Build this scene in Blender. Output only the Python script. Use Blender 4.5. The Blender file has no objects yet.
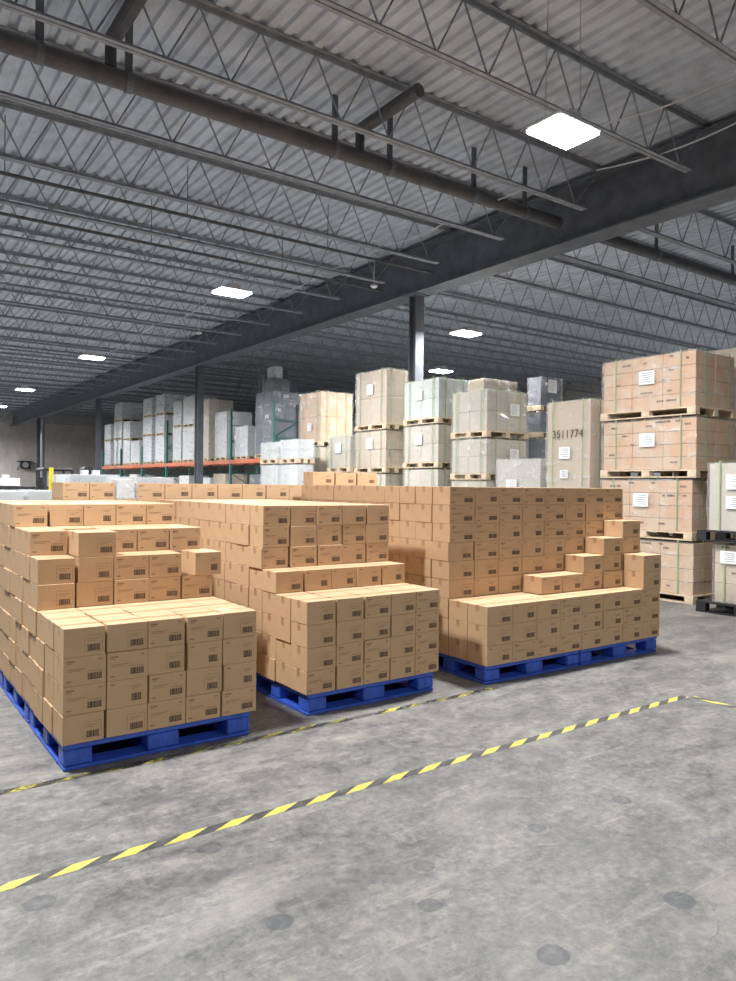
import bpy, bmesh, math, random
from mathutils import Vector, Matrix
random.seed(7)
C = bpy.context.scene.collection
sc = bpy.context.scene

# ------------------------------------------------------------------ materials
def mat(name):
    m = bpy.data.materials.new(name); m.use_nodes = True
    nt = m.node_tree; b = nt.nodes['Principled BSDF']
    return m, nt, b
def N(nt, t, **kw):
    n = nt.nodes.new(t)
    for k, v in kw.items(): setattr(n, k, v)
    return n
def ramp(nt, stops):
    r = N(nt, 'ShaderNodeValToRGB')
    el = r.color_ramp.elements
    while len(el) < len(stops): el.new(.5)
    for e, (p, c) in zip(el, stops):
        e.position = p; e.color = (c[0], c[1], c[2], 1) if not isinstance(c, (int, float)) else (c, c, c, 1)
    return r
def noise(nt, scale, detail=4, rough=.6, vec=None, mapscale=None, coord='Object'):
    n = N(nt, 'ShaderNodeTexNoise'); n.inputs['Scale'].default_value = scale
    n.inputs['Detail'].default_value = detail; n.inputs['Roughness'].default_value = rough
    tc = N(nt, 'ShaderNodeTexCoord'); src = tc.outputs[coord]
    if mapscale:
        mp = N(nt, 'ShaderNodeMapping'); mp.inputs['Scale'].default_value = mapscale
        nt.links.new(src, mp.inputs[0]); src = mp.outputs[0]
    nt.links.new(src, n.inputs['Vector'])
    return n
def simple(name, col, rough=.6, metal=0., nscale=0, namt=.15, spec=None, bump=0):
    m, nt, b = mat(name)
    b.inputs['Roughness'].default_value = rough; b.inputs['Metallic'].default_value = metal
    if spec is not None: b.inputs['Specular IOR Level'].default_value = spec
    if nscale:
        n = noise(nt, nscale)
        lo = [c*(1-namt) for c in col]; hi = [min(1, c*(1+namt)) for c in col]
        r = ramp(nt, [(.3, lo), (.7, hi)])
        nt.links.new(n.outputs[0], r.inputs[0]); nt.links.new(r.outputs[0], b.inputs['Base Color'])
        if bump:
            bp = N(nt, 'ShaderNodeBump'); bp.inputs['Strength'].default_value = bump; bp.inputs['Distance'].default_value = .01
            nt.links.new(n.outputs[0], bp.inputs['Height']); nt.links.new(bp.outputs[0], b.inputs['Normal'])
    else:
        b.inputs['Base Color'].default_value = (*col, 1)
    return m
def cardboard(name, col):
    m, nt, b = mat(name)
    g = N(nt, 'ShaderNodeNewGeometry'); n = noise(nt, 3.0, 5, .6, coord='Generated')
    hsv = N(nt, 'ShaderNodeHueSaturation'); hsv.inputs['Color'].default_value = (*col, 1)
    mr = N(nt, 'ShaderNodeMapRange'); mr.inputs['To Min'].default_value = .90; mr.inputs['To Max'].default_value = 1.10
    nt.links.new(g.outputs['Random Per Island'], mr.inputs['Value'])
    mr2 = N(nt, 'ShaderNodeMapRange'); mr2.inputs['To Min'].default_value = .92; mr2.inputs['To Max'].default_value = 1.08
    nt.links.new(n.outputs[0], mr2.inputs['Value'])
    mu = N(nt, 'ShaderNodeMath', operation='MULTIPLY')
    nt.links.new(mr.outputs[0], mu.inputs[0]); nt.links.new(mr2.outputs[0], mu.inputs[1])
    nt.links.new(mu.outputs[0], hsv.inputs['Value']); nt.links.new(hsv.outputs[0], b.inputs['Base Color'])
    b.inputs['Roughness'].default_value = .75; b.inputs['Specular IOR Level'].default_value = .2
    return m
M = {}
M['card'] = cardboard('cardboard', (.52, .350, .208))
M['ink'] = simple('printed ink', (.30, .185, .105), .8, spec=.1)
M['inkdark'] = simple('barcode ink', (.12, .078, .055), .8, spec=.1)
M['tape'] = simple('packing tape', (.42, .25, .13), .38, nscale=9)
M['blue'] = simple('blue plastic', (.04, .11, .55), .42, nscale=14, namt=.2, bump=.05)
M['black'] = simple('black plastic', (.018, .019, .022), .5, nscale=9, namt=.3)
M['wood'] = simple('pallet wood', (.62, .50, .36), .8, nscale=7, namt=.25)
M['paper'] = simple('white paper', (.82, .82, .80), .6)
M['papertxt'] = simple('grey print', (.35, .36, .38), .7)
M['strap'] = simple('green strap', (.28, .38, .20), .4)
M['steel'] = simple('painted steel joist', (.28, .30, .335), .6, nscale=5, namt=.25)
M['steeld'] = simple('dark grey steel', (.12, .135, .16), .55, nscale=3, namt=.25)
M['colsteel'] = simple('column paint', (.11, .12, .14), .5, nscale=4, namt=.2)
M['pipe'] = simple('sprinkler pipe paint', (.085, .088, .095), .5, nscale=4, namt=.3)
M['deck'] = simple('roof deck steel', (.52, .57, .65), .5, nscale=2.2, namt=.18)
M['orange'] = simple('orange rack paint', (.62, .16, .065), .45, nscale=6, namt=.15)
M['green'] = simple('green rack paint', (.025, .16, .13), .45, nscale=6, namt=.2)
M['yellow'] = simple('yellow paint', (.75, .62, .05), .5, nscale=8)
M['white'] = simple('white paint', (.75, .76, .78), .45)
M['grey'] = simple('grey metal', (.35, .36, .38), .4, metal=.3)
M['cable'] = simple('white cable', (.62, .63, .66), .5)
M['tan'] = cardboard('tan cartons', (.50, .415, .32))
M['pale'] = cardboard('pale cartons', (.52, .475, .405))
M['orangecard'] = cardboard('orange tan cartons', (.55, .385, .25))
M['greyload'] = cardboard('grey goods', (.66, .68, .70))
M['whiteload'] = cardboard('white goods', (.60, .62, .625))
M['darkload'] = cardboard('dark goods', (.085, .10, .125))
M['blueload'] = cardboard('blue grey goods', (.12, .15, .19))
M['greenload'] = cardboard('pale green goods', (.56, .60, .575))

def patchy(name, a, b_, scale):
    m, nt, b = mat(name)
    v = N(nt, 'ShaderNodeTexBrick'); tc = N(nt, 'ShaderNodeTexCoord'); n = noise(nt, scale, 3)
    r = ramp(nt, [(.42, a), (.58, b_)])
    nt.links.new(n.outputs[0], r.inputs[0]); nt.links.new(r.outputs[0], b.inputs['Base Color'])
    nt.nodes.remove(v); b.inputs['Roughness'].default_value = .75
    return m
M['orangepatch'] = patchy('tan cartons with orange print', (.58, .43, .30), (.58, .35, .205), 2.6)

def wrapmat(name, opacity, tint, scale=2.2):
    m, nt, b = mat(name)
    b.inputs['Base Color'].default_value = (*tint, 1); b.inputs['Roughness'].default_value = .15
    b.inputs['Specular IOR Level'].default_value = .8
    n = noise(nt, scale, 3, .5, mapscale=(1, 1, 3.0)); n.inputs['Distortion'].default_value = .8
    n2 = noise(nt, scale*4, 2, .5, mapscale=(1, 1, .35)); n2.inputs['Distortion'].default_value = 1.5
    x = N(nt, 'ShaderNodeMix', data_type='FLOAT'); x.inputs[0].default_value = .4
    nt.links.new(n.outputs[0], x.inputs[2]); nt.links.new(n2.outputs[0], x.inputs[3])
    bp = N(nt, 'ShaderNodeBump'); bp.inputs['Strength'].default_value = .6; bp.inputs['Distance'].default_value = .03
    nt.links.new(x.outputs[0], bp.inputs['Height']); nt.links.new(bp.outputs[0], b.inputs['Normal'])
    tr = N(nt, 'ShaderNodeBsdfTransparent'); mix = N(nt, 'ShaderNodeMixShader')
    r = ramp(nt, [(.38, max(.02, opacity-.05)), (.55, opacity), (.68, min(1, opacity+.25))])
    nt.links.new(x.outputs[0], r.inputs[0]); nt.links.new(r.outputs[0], mix.inputs[0])
    nt.links.new(tr.outputs[0], mix.inputs[1]); nt.links.new(b.outputs[0], mix.inputs[2])
    nt.links.new(mix.outputs[0], nt.nodes['Material Output'].inputs[0])
    return m
M['wrap'] = wrapmat('clear stretch wrap', .16, (.88, .88, .86))
M['wrapthick'] = wrapmat('thick stretch wrap', .30, (.80, .84, .86), 2.6)
M['glass'] = simple('lamp diffuser', (1, 1, 1), .5)
_b = M['glass'].node_tree.nodes['Principled BSDF']
_b.inputs['Emission Color'].default_value = (.93, .97, 1, 1); _b.inputs['Emission Strength'].default_value = 18

def floormat():
    m, nt, b = mat('worn concrete')
    tc = N(nt, 'ShaderNodeTexCoord')
    def mixv(a, bb, f):
        x = N(nt, 'ShaderNodeMix', data_type='FLOAT'); x.inputs[0].default_value = f
        nt.links.new(a, x.inputs[2]); nt.links.new(bb, x.inputs[3]); return x.outputs[0]
    def rnoise(scale, rot, sc_, detail=6, rough=.7, dist=0.):
        mp = N(nt, 'ShaderNodeMapping'); mp.inputs['Rotation'].default_value = (0, 0, rot); mp.inputs['Scale'].default_value = sc_
        nt.links.new(tc.outputs['Object'], mp.inputs[0]); n = N(nt, 'ShaderNodeTexNoise'); nt.links.new(mp.outputs[0], n.inputs['Vector'])
        n.inputs['Scale'].default_value = scale; n.inputs['Detail'].default_value = detail; n.inputs['Roughness'].default_value = rough; n.inputs['Distortion'].default_value = dist
        return n.outputs[0]
    def blend(fac, col, c2, amt=1.):
        f = N(nt, 'ShaderNodeMath', operation='MULTIPLY'); nt.links.new(fac, f.inputs[0]); f.inputs[1].default_value = amt
        x = N(nt, 'ShaderNodeMixRGB'); nt.links.new(f.outputs[0], x.inputs[0]); nt.links.new(col, x.inputs[1]); x.inputs[2].default_value = (*c2, 1); return x.outputs[0]
    def rmp(v, stops):
        r = ramp(nt, stops); nt.links.new(v, r.inputs[0]); return r.outputs[0]
    def mul(a, bb):
        x = N(nt, 'ShaderNodeMath', operation='MULTIPLY'); nt.links.new(a, x.inputs[0]); nt.links.new(bb, x.inputs[1]); return x.outputs[0]
    big = rnoise(1.5, .45, (1, 1.9, 1), 8, .74, .3); mid = rnoise(5., -.5, (1, 1.6, 1), 8, .78, .3); fine = noise(nt, 20, 8, .8).outputs[0]
    h = mixv(mixv(big, mid, .5), fine, .42)
    col = rmp(h, [(.41, (.075, .074, .073)), (.47, (.138, .136, .131)), (.53, (.200, .194, .181)), (.59, (.295, .278, .246))])
    # worn, paler scuffed areas and darker rubbed areas
    col = blend(rmp(rnoise(.9, .5, (1, 1.6, 1), 8, .75, .6), [(.52, 0), (.66, 1)]), col, (.32, .30, .26), .6)
    col = blend(rmp(rnoise(1.3, -.6, (1, 1.5, 1), 8, .75, .4), [(.53, 0), (.64, 1)]), col, (.10, .102, .104), .5)
    # long scuffs and scratches in several directions
    for rot, sc_, th, c2, amt in ((.55, (.5, 9, 1), .58, (.36, .335, .295), .5), (-.75, (.5, 10, 1), .58, (.36, .335, .295), .5), (1.3, (.4, 12, 1), .60, (.36, .335, .295), .3),
                                 (.2, (.5, 22, 1), .665, (.05, .05, .05), .7), (-.9, (.5, 20, 1), .67, (.08, .08, .08), .6)):
        col = blend(mul(rmp(rnoise(2.2, rot, sc_, 7, .7, .4), [(th, 0), (th+.08, 1)]), rmp(mid, [(.44, 0), (.56, 1)])), col, c2, amt)
    # hairline cracks, some pale and some dark, broken up by noise
    wob = noise(nt, 3.0, 3, .5)
    add = N(nt, 'ShaderNodeMixRGB', blend_type='LINEAR_LIGHT'); add.inputs[0].default_value = .12
    nt.links.new(tc.outputs['Object'], add.inputs[1]); nt.links.new(wob.outputs['Color'], add.inputs[2])
    for scale, wd, gate, c2, amt in ((.75, .010, [(.5, 0), (.6, 1)], (.34, .32, .285), .5), (1.1, .005, [(.42, 1), (.5, 0)], (.06, .06, .06), .65)):
        vo = N(nt, 'ShaderNodeTexVoronoi', feature='DISTANCE_TO_EDGE'); vo.inputs['Scale'].default_value = scale
        nt.links.new(add.outputs[0], vo.inputs['Vector'])
        col = blend(mul(rmp(vo.outputs['Distance'], [(0, 1), (wd, 0)]), rmp(mid, gate)), col, c2, amt)
    # old filled bolt holes: grey ovals at measured places
    for (px, py, rx, ry, dark) in SPOTS:
        mp = N(nt, 'ShaderNodeMapping'); mp.vector_type = 'POINT'
        mp.inputs['Location'].default_value = (-px/rx, -py/ry, 0); mp.inputs['Scale'].default_value = (1/rx, 1/ry, 0)
        nt.links.new(tc.outputs['Object'], mp.inputs[0])
        ln = N(nt, 'ShaderNodeVectorMath', operation='LENGTH'); nt.links.new(mp.outputs[0], ln.inputs[0])
        sb = N(nt, 'ShaderNodeMath', operation='MULTIPLY_ADD'); nt.links.new(mid, sb.inputs[0]); sb.inputs[1].default_value = 1.5; nt.links.new(ln.outputs['Value'], sb.inputs[2])
        f = mul(rmp(mixv(ln.outputs['Value'], sb.outputs[0], .35), [(.5, dark*.85), (.90, min(1, dark*1.35)), (1.08, 0)]), rmp(fine, [(.3, 1), (.65, .6)]))
        col = blend(f, col, (.055, .062, .068))
    nt.links.new(col, b.inputs['Base Color'])
    nt.links.new(rmp(mid, [(.35, .42), (.65, .70)]), b.inputs['Roughness'])
    bp = N(nt, 'ShaderNodeBump'); bp.inputs['Strength'].default_value = .15; bp.inputs['Distance'].default_value = .01
    nt.links.new(fine, bp.inputs['Height']); nt.links.new(bp.outputs[0], b.inputs['Normal'])
    return m

# ------------------------------------------------------------------ camera (fitted to the photograph)
F, PI_, RO, YA, EYE = 732.17, math.radians(-.377), math.radians(.627), math.radians(35.457), 1.69
fw = Vector((math.sin(YA), math.cos(YA), 0)); R0 = Vector((math.cos(YA), -math.sin(YA), 0)); Z = Vector((0, 0, 1))
fwd = fw*math.cos(PI_) + Z*math.sin(PI_); up0 = -fw*math.sin(PI_) + Z*math.cos(PI_)
rt = R0*math.cos(RO) + up0*math.sin(RO); up = -R0*math.sin(RO) + up0*math.cos(RO)
cam = bpy.data.cameras.new('camera'); cam.sensor_width = 36; cam.sensor_fit = 'AUTO'; cam.lens = F/981*36
cam.clip_end = 200; cam.clip_start = .05
co = bpy.data.objects.new('camera', cam); C.objects.link(co); sc.camera = co
mw = Matrix((rt, up, -fwd)).transposed().to_4x4(); mw.translation = (0, 0, EYE); co.matrix_world = mw
def at_z(u, v, z):                     # the point of height z seen at a pixel (used only to look up where things stand)
    d = rt*((u-368)/F) - up*((v-490.5)/F) + fwd
    return Vector((0, 0, EYE)) + d*((z-EYE)/d.z)
def ang(u): return math.tan(math.atan((u-368)/F) + YA)
def y_on(x, u): return x/ang(u)
def x_on(y, u): return y*ang(u)
def z_at(x, y, v):                     # height whose image row is v above the point x, y
    best = None; lo, hi = -1., 9.
    for _ in range(50):
        mid = (lo+hi)/2; d = Vector((x, y, mid-EYE))
        row = 490.5 - F*d.dot(up)/d.dot(fwd)
        if row > v: lo = mid
        else: hi = mid
    return (lo+hi)/2

# ------------------------------------------------------------------ mesh helpers
class MB:
    def __init__(s): s.b = bmesh.new(); s.mi = 0
    def box(s, x0, x1, y0, y1, z0, z1, mi=None, bev=0):
        r = bmesh.ops.create_cube(s.b, size=1)
        vs = r['verts']
        for v in vs:
            v.co = Vector((x0 if v.co.x < 0 else x1, y0 if v.co.y < 0 else y1, z0 if v.co.z < 0 else z1))
        fs = {f for v in vs for f in v.link_faces}
        for f in fs: f.material_index = s.mi if mi is None else mi
        if bev:
            es = list({e for v in vs for e in v.link_edges})
            bmesh.ops.bevel(s.b, geom=es, offset=bev, segments=1, affect='EDGES', profile=.5)
        return s
    def bar(s, a, b, r=.01, n=6, mi=None, flat=None):
        a = Vector(a); b = Vector(b); d = b-a; L = d.length
        q = Vector((0, 0, 1)).rotation_difference(d).to_matrix().to_4x4()
        m = Matrix.Translation((a+b)/2) @ q
        if flat: m = m @ Matrix.Diagonal((flat[0]/r, flat[1]/r, 1, 1))
        g = bmesh.ops.create_cone(s.b, cap_ends=True, segments=n, radius1=r, radius2=r, depth=L, matrix=m)
        for v in g['verts']:
            for f in v.link_faces: f.material_index = s.mi if mi is None else mi
        return s
    def quad(s, pts, mi=None):
        vs = [s.b.verts.new(p) for p in pts]; f = s.b.faces.new(vs); f.material_index = s.mi if mi is None else mi
        return s
    def mesh(s, name, mats):
        me = bpy.data.meshes.new(name); s.b.normal_update(); s.b.to_mesh(me); s.b.free()
        for m in (mats if isinstance(mats, (list, tuple)) else [mats]): me.materials.append(m)
        return me
    def build(s, name, mats, parent=None, loc=None):
        return link(name, s.mesh(name, mats), parent, loc)
def link(name, me, parent=None, loc=None):
    o = bpy.data.objects.new(name, me); C.objects.link(o)
    if parent: o.parent = parent
    if loc is not None: o.location = loc
    return o
def tag(o, label, cat, group=None, kind=None):
    o['label'] = label; o['category'] = cat
    if group: o['group'] = group
    if kind: o['kind'] = kind
    return o
def empty(name, loc, label, cat, group=None, rz=0):
    o = bpy.data.objects.new(name, None); C.objects.link(o); o.location = loc; o.rotation_euler.z = rz
    o.empty_display_size = .1
    return tag(o, label, cat, group)
def struct(o): o['kind'] = 'structure'; return o
ORD = ['first', 'second', 'third', 'fourth', 'fifth', 'sixth', 'seventh', 'eighth', 'ninth', 'tenth', 'eleventh', 'twelfth', 'thirteenth', 'fourteenth']

# ------------------------------------------------------------------ the building
S = 1.32                                # size of the hall about the eye point
def hz(z): return EYE + (z-EYE)*S
XW, XE, YS, YN, ZD = -14.0, 32.0, -12.0, 66.0, hz(6.05)
SPOTS = []
for (u, v, ru, dk) in [(210, 848, 17, .55), (40, 903, 22, .6), (280, 922, 20, .8), (680, 900, 22, .85), (553, 955, 24, .8), (537, 828, 14, .55),
                       (622, 800, 14, .6), (424, 866, 16, .5), (430, 905, 18, .55), (700, 767, 16, .4), (152, 790, 16, .35), (640, 765, 12, .3), (330, 765, 14, .3), (20, 826, 30, .35)]:
    p = at_z(u, v, 0); q = at_z(u+ru, v, 0); r = (q-p).length
    SPOTS.append((p.x, p.y, r*1.05, r*.95, dk))
MF = floormat()
struct(MB().box(XW, XE, YS, YN, -.2, 0).build('floor', MF))

def wallmat(name, a, b_):
    m, nt, b = mat(name)
    n = noise(nt, .9, 6, .65, mapscale=(1, 1, .5)); n2 = noise(nt, 5, 5, .7, mapscale=(1.5, 1.5, .25))
    x = N(nt, 'ShaderNodeMix', data_type='FLOAT'); x.inputs[0].default_value = .45
    nt.links.new(n.outputs[0], x.inputs[2]); nt.links.new(n2.outputs[0], x.inputs[3])
    r = ramp(nt, [(.35, a), (.65, b_)]); nt.links.new(x.outputs[0], r.inputs[0])
    br = N(nt, 'ShaderNodeTexBrick'); tc = N(nt, 'ShaderNodeTexCoord'); sep = N(nt, 'ShaderNodeSeparateXYZ'); cmb = N(nt, 'ShaderNodeCombineXYZ')
    nt.links.new(tc.outputs['Object'], sep.inputs[0])
    ad = N(nt, 'ShaderNodeMath', operation='ADD'); nt.links.new(sep.outputs[0], ad.inputs[0]); nt.links.new(sep.outputs[1], ad.inputs[1])
    nt.links.new(ad.outputs[0], cmb.inputs[0]); nt.links.new(sep.outputs[2], cmb.inputs[1]); nt.links.new(cmb.outputs[0], br.inputs['Vector'])
    br.inputs['Scale'].default_value = 1.25; br.inputs['Mortar Size'].default_value = .02
    br.inputs['Color1'].default_value = (1, 1, 1, 1); br.inputs['Color2'].default_value = (.86, .86, .86, 1); br.inputs['Mortar'].default_value = (.7, .7, .7, 1)
    mu = N(nt, 'ShaderNodeMixRGB', blend_type='MULTIPLY'); mu.inputs[0].default_value = .35
    nt.links.new(r.outputs[0], mu.inputs[1]); nt.links.new(br.outputs[0], mu.inputs[2]); nt.links.new(mu.outputs[0], b.inputs['Base Color'])
    b.inputs['Roughness'].default_value = .85
    return m
MWB = wallmat('grey block wall', (.44, .41, .39), (.68, .64, .61)); MWR = simple('pale wall panel', (.58, .57, .57), .7, nscale=.8, namt=.08)
struct(MB().box(XW, XE, YN, YN+.25, 0, ZD).build('wall_back', MWB))
w = MB().box(XE, XE+.25, YS, YN, 0, ZD)
for k in range(14): w.box(XE-.12, XE, YS+2+5.5*k, YS+2.45+5.5*k, 0, ZD)
struct(w.build('wall_right', MWR))
struct(MB().box(XW-.25, XW, YS, YN, 0, ZD).build('wall_left', MWB))
struct(MB().box(XW-.25, XE+.25, YS-.25, YS, 0, ZD).build('wall_front', MWB))

# fluted steel roof deck, ribs running along Y
d = bmesh.new(); pitch = .23; prof = []
x = XW
while x < XE-.01:
    prof += [(x, ZD+.05), (x+.075, ZD+.05), (x+.1, ZD), (x+.205, ZD)]; x += pitch
rows = [[d.verts.new((px, y, pz)) for px, pz in prof] for y in (YS, YN)]
top = [[d.verts.new((px, y, ZD+.16)) for px, pz in prof] for y in (YS, YN)]
for i in range(len(prof)-1):
    d.faces.new((rows[0][i], rows[0][i+1], rows[1][i+1], rows[1][i])); d.faces.new((top[0][i], top[1][i], top[1][i+1], top[0][i+1]))
bmesh.ops.recalc_face_normals(d, faces=d.faces)
me = bpy.data.meshes.new('ceiling'); d.to_mesh(me); d.free(); me.materials.append(M['deck'])
struct(link('ceiling', me))

# main girder with its columns
XG = 8.42*S; HG = hz(5.15); XL = -7.6*S
def girder(xg):
    g = MB()
    g.box(xg-.25, xg+.25, YS, YN, HG, HG+.035); g.box(xg-.25, xg+.25, YS, YN, ZD-.17, ZD-.13); g.box(xg-.015, xg+.015, YS, YN, HG+.035, ZD-.17)
    return struct(g.build('girder', M['steeld']))
girder(XG); girder(XL)
for k, yc in enumerate((-.1*S, y_on(XG, 414.5), y_on(XG, 198.5), y_on(XG, 98), y_on(XG, 38.5))):
    for xg in (XG, XL):
        c = MB(); c.box(xg-.125, xg+.125, yc-.13, yc-.105, .02, HG-.02); c.box(xg-.125, xg+.125, yc+.105, yc+.13, .02, HG-.02)
        c.box(xg-.01, xg+.01, yc-.105, yc+.105, .02, HG-.02)
        c.box(xg-.25, xg+.25, yc-.25, yc+.25, 0, .02); c.box(xg-.23, xg+.23, yc-.23, yc+.23, HG-.02, HG)
        struct(c.build('column', M['colsteel']))

# open web joists, every one an object of its own, sharing mesh data per bay
def joist_mesh(x0, x1, bc0, bc1):
    j = MB(); zt, zb = ZD-.005, hz(5.40)
    for s in (-1, 1):
        a, b = (.01, .07) if s > 0 else (-.07, -.01)
        j.box(x0, x1, a, b, zt-.01, zt); j.box(x0, x1, s*.01-.004, s*.01+.004, zt-.075, zt-.01)
        a, b = (.01, .065) if s > 0 else (-.065, -.01)
        j.box(bc0, bc1, a, b, zb, zb+.008); j.box(bc0, bc1, s*.01-.004, s*.01+.004, zb+.008, zb+.06)
    n = int((bc1-bc0-.5)/.80); st = (bc1-bc0-.5)/n
    for k in range(n):
        p = bc0+.25+k*st
        j.bar((p, 0, zb+.03), (p+st/2, 0, zt-.05), .0125, 5); j.bar((p+st/2, 0, zt-.05), (p+st, 0, zb+.03), .0125, 5)
    if x0 < bc0: j.bar((bc0+.25, 0, zb+.03), (x0+.12, 0, zt-.05), .0125, 5)
    if x1 > bc1: j.bar((bc1-.25, 0, zb+.03), (x1-.12, 0, zt-.05), .0125, 5)
    j.box(x0, x0+.15, -.07, .07, ZD-.13, zt-.075); j.box(x1-.15, x1, -.07, .07, ZD-.13, zt-.075)
    return j.mesh('joist', M['steel'])
jl = joist_mesh(XL+.03, XG-.03, XL+.6, 8.0*S); jr = joist_mesh(XG+.03, XE-.02, 8.9*S, XE-.4)
y = (6.33 - 1.49*9)*S
while y < YN-.3:
    for me in (jl, jr): struct(link('joist', me, None, (0, y, 0)))
    y += 1.49*S

# sprinkler main slung between two joists, with hangers, and two cross mains above it
PY, PZ = 6.93*S, hz(5.44); PR = .112
def main_pipe(x0, x1, hangers, label):
    sp = tag(MB().bar((x0, PY, PZ), (x1, PY, PZ), PR, 18).build('sprinkler_pipe', M['pipe']), label, 'pipe')
    for hx in hangers:
        h = MB().box(hx-.045, hx+.045, PY-.015, PY+.015, PZ+PR-.01, ZD); h.bar((hx-.04, PY, PZ), (hx+.04, PY, PZ), PR+.012, 16)
        h.build('hanger', M['steeld'], sp)
main_pipe(XL+.3, XG-.3, [-6., -3.] + [x_on(PY, u) for u in (36, 125, 331, 386, 470, 521)], 'thick dark sprinkler main slung below the roof deck across the near bay')
main_pipe(XG+.3, XE-.2, [x_on(PY, 653), 17., 20.5, 24., 27.5], 'thick dark sprinkler main beyond the girder over the tall pallets')
for (u, v), y0, lab in (((118, 30), -6, 'dark cross pipe above the sprinkler main at upper left'), ((372, 122), at_z(424, 92, hz(5.76)).y, 'short dark cross pipe above the sprinkler main near the picture centre')):
    p = at_z(u, v, hz(5.76))
    o = MB().bar((p.x, y0, p.z), (p.x, PY, p.z), .095, 14); o.bar((p.x, PY, p.z), (p.x, PY, PZ+PR+.002), .07, 12)
    tag(o.build('cross_pipe', M['pipe']), lab, 'pipe')
for (u, v), lab in (((114, 199), 'thin dark branch pipe crossing under the joists at left'), ((240, 262), 'thin dark branch pipe crossing the middle of the hall')):
    yy = at_z(u, v, hz(5.36)).y
    o = tag(MB().bar((XL+.3, yy, hz(5.36)), (XG-.3, yy, hz(5.36)), .032, 8).build('branch_pipe', M['pipe']), lab, 'pipe')
    for hx in (-4., -1., 2., 5., 8.):
        MB().bar((hx, yy, hz(5.36)+.03), (hx, yy, ZD), .008, 5).build('hanger', M['steeld'], o)

# high bay lamps
LZ = 5.40
def lamp_mesh():
    h = MB().box(-.33, .33, -.235, .235, .03, .075, bev=.012); h.box(-.11, .11, -.17, .17, .075, .15, bev=.02)
    for k in range(7): h.box(-.10, .10, -.155+.051*k-.005, -.155+.051*k+.005, .15, .18)
    return h.mesh('housing', M['white'])
LHO = lamp_mesh(); LDI = MB().box(-.32, .32, -.225, .225, .0, .03, bev=.012).mesh('diffuser', M['glass'])
lw = MB()
for s in (-1, 1): lw.bar((s*.28, 0, .07), (s*.24, 0, ZD-LZ), .004, 5)
LWI = lw.mesh('hanging_wire', M['grey'])
LIGHT_W = 250
def lamp(x, y, label, power=1.0):
    t = empty('high_bay_light', (x, y, LZ), label, 'ceiling light', 'high bay lights hung from the roof')
    link('housing', LHO, t); link('diffuser', LDI, t); link('hanging_wire', LWI, t)
    ld = bpy.data.lights.new('lamp', 'AREA'); ld.shape = 'RECTANGLE'; ld.size = .62; ld.size_y = .43; ld.energy = LIGHT_W*power
    ld.color = (.99, .99, 1.0); lo = bpy.data.objects.new('lamp', ld); C.objects.link(lo); lo.parent = t; lo.location = (0, 0, -.006)
for (u, v, lab) in ((563, 133, 'large bright high bay light nearest the camera at upper right'), (232, 293, 'bright high bay light above the blue-pallet stacks, left of the girder'),
        (92, 358, 'small bright high bay light, third along the row at left'), (25, 390, 'small far high bay light near the grey back wall'), (-1, 406.5, 'farthest high bay light cut by the left edge of the picture'),
        (466, 334, 'bright high bay light right of the steel column, beyond the girder'), (441, 371.5, 'small high bay light just over the pale wrapped pallet tops')):
    p = at_z(u, v, LZ+.015); lamp(p.x, p.y, lab, 1.15 if v == 133 else 1.4 if u > 200 else 2.0)
for (lx, ly, pw, wh) in ((-.2, 5.1, 1.1, 'left of the stacks'), (-.2, 13.15, 1.3, 'left of the back row'), (-.2, 22.5, 1.4, 'far left'), (-.2, 32, 1.6, 'added far back to brighten the rear'), (-.2, 43, 2, 'added farther back to brighten the rear'),  # those beyond the back row are unseen lamps added to brighten the rear
        (-.2, 59, 3, 'added at left to brighten the back wall'), (6.0, 59, 3, 'added to brighten the back wall'), (-.2, -3.2, .5, 'behind the camera at left'), (6.06, -3.2, .5, 'behind the camera at right'), (18.0, 6.0, 1.4, 'beside the tall crates'), (27.0, 13.6, 3, 'added to brighten the right wall')):  # those by the back and right walls are unseen, added to brighten them
    lamp(lx, ly, 'high bay light out of the picture, ' + wh, pw)

# sagging lamp cables along the lamp row and a few white sensors
def cable(pts, label, r=.012):
    o = MB(); P = []
    pts = [Vector((a*S, b*S, hz(c))) for a, b, c in pts]
    for a, b in zip(pts, pts[1:]):
        for k in range(8):
            t = k/8; q = a.lerp(b, t); q.z -= .25*math.sin(math.pi*t)*min(1, (a-b).length/5); P.append(q)
    P.append(pts[-1])
    for a, b in zip(P, P[1:]): o.bar(a, b, r, 5)
    return tag(o.build('power_cable', M['cable']), label, 'cable')
cable([(6.3, 5.1, 5.5), (6.9, 3.3, 5.66), (7.0, 1.2, 5.66), (7.0, -1.5, 5.66)], 'white cable sagging from the largest lamp to the upper right')
q0, q1, q2 = (at_z(u, v, hz(5.5)) for u, v in ((548, 174), (470, 207), (380, 246)))
cable([(q0.x/S, q0.y/S, 5.5), (q1.x/S, q1.y/S, 5.5), (q2.x/S, q2.y/S, 5.5), (q2.x/S, 11.0, 5.5), (q2.x/S, 13.1, 5.5)], 'white cable running under the joists between the two nearest lamps')
cable([(6.0, 13.4, 5.5), (5.9, 17., 5.46), (6.0, 22.3, 5.5)], 'thin white cable between the second and third lamps at left')
cable([(7.3, 5.6, 5.5), (7.6, 3.6, 5.6), (7.7, 1.2, 5.5)], 'white cable looping along the girder at right edge')
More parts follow.
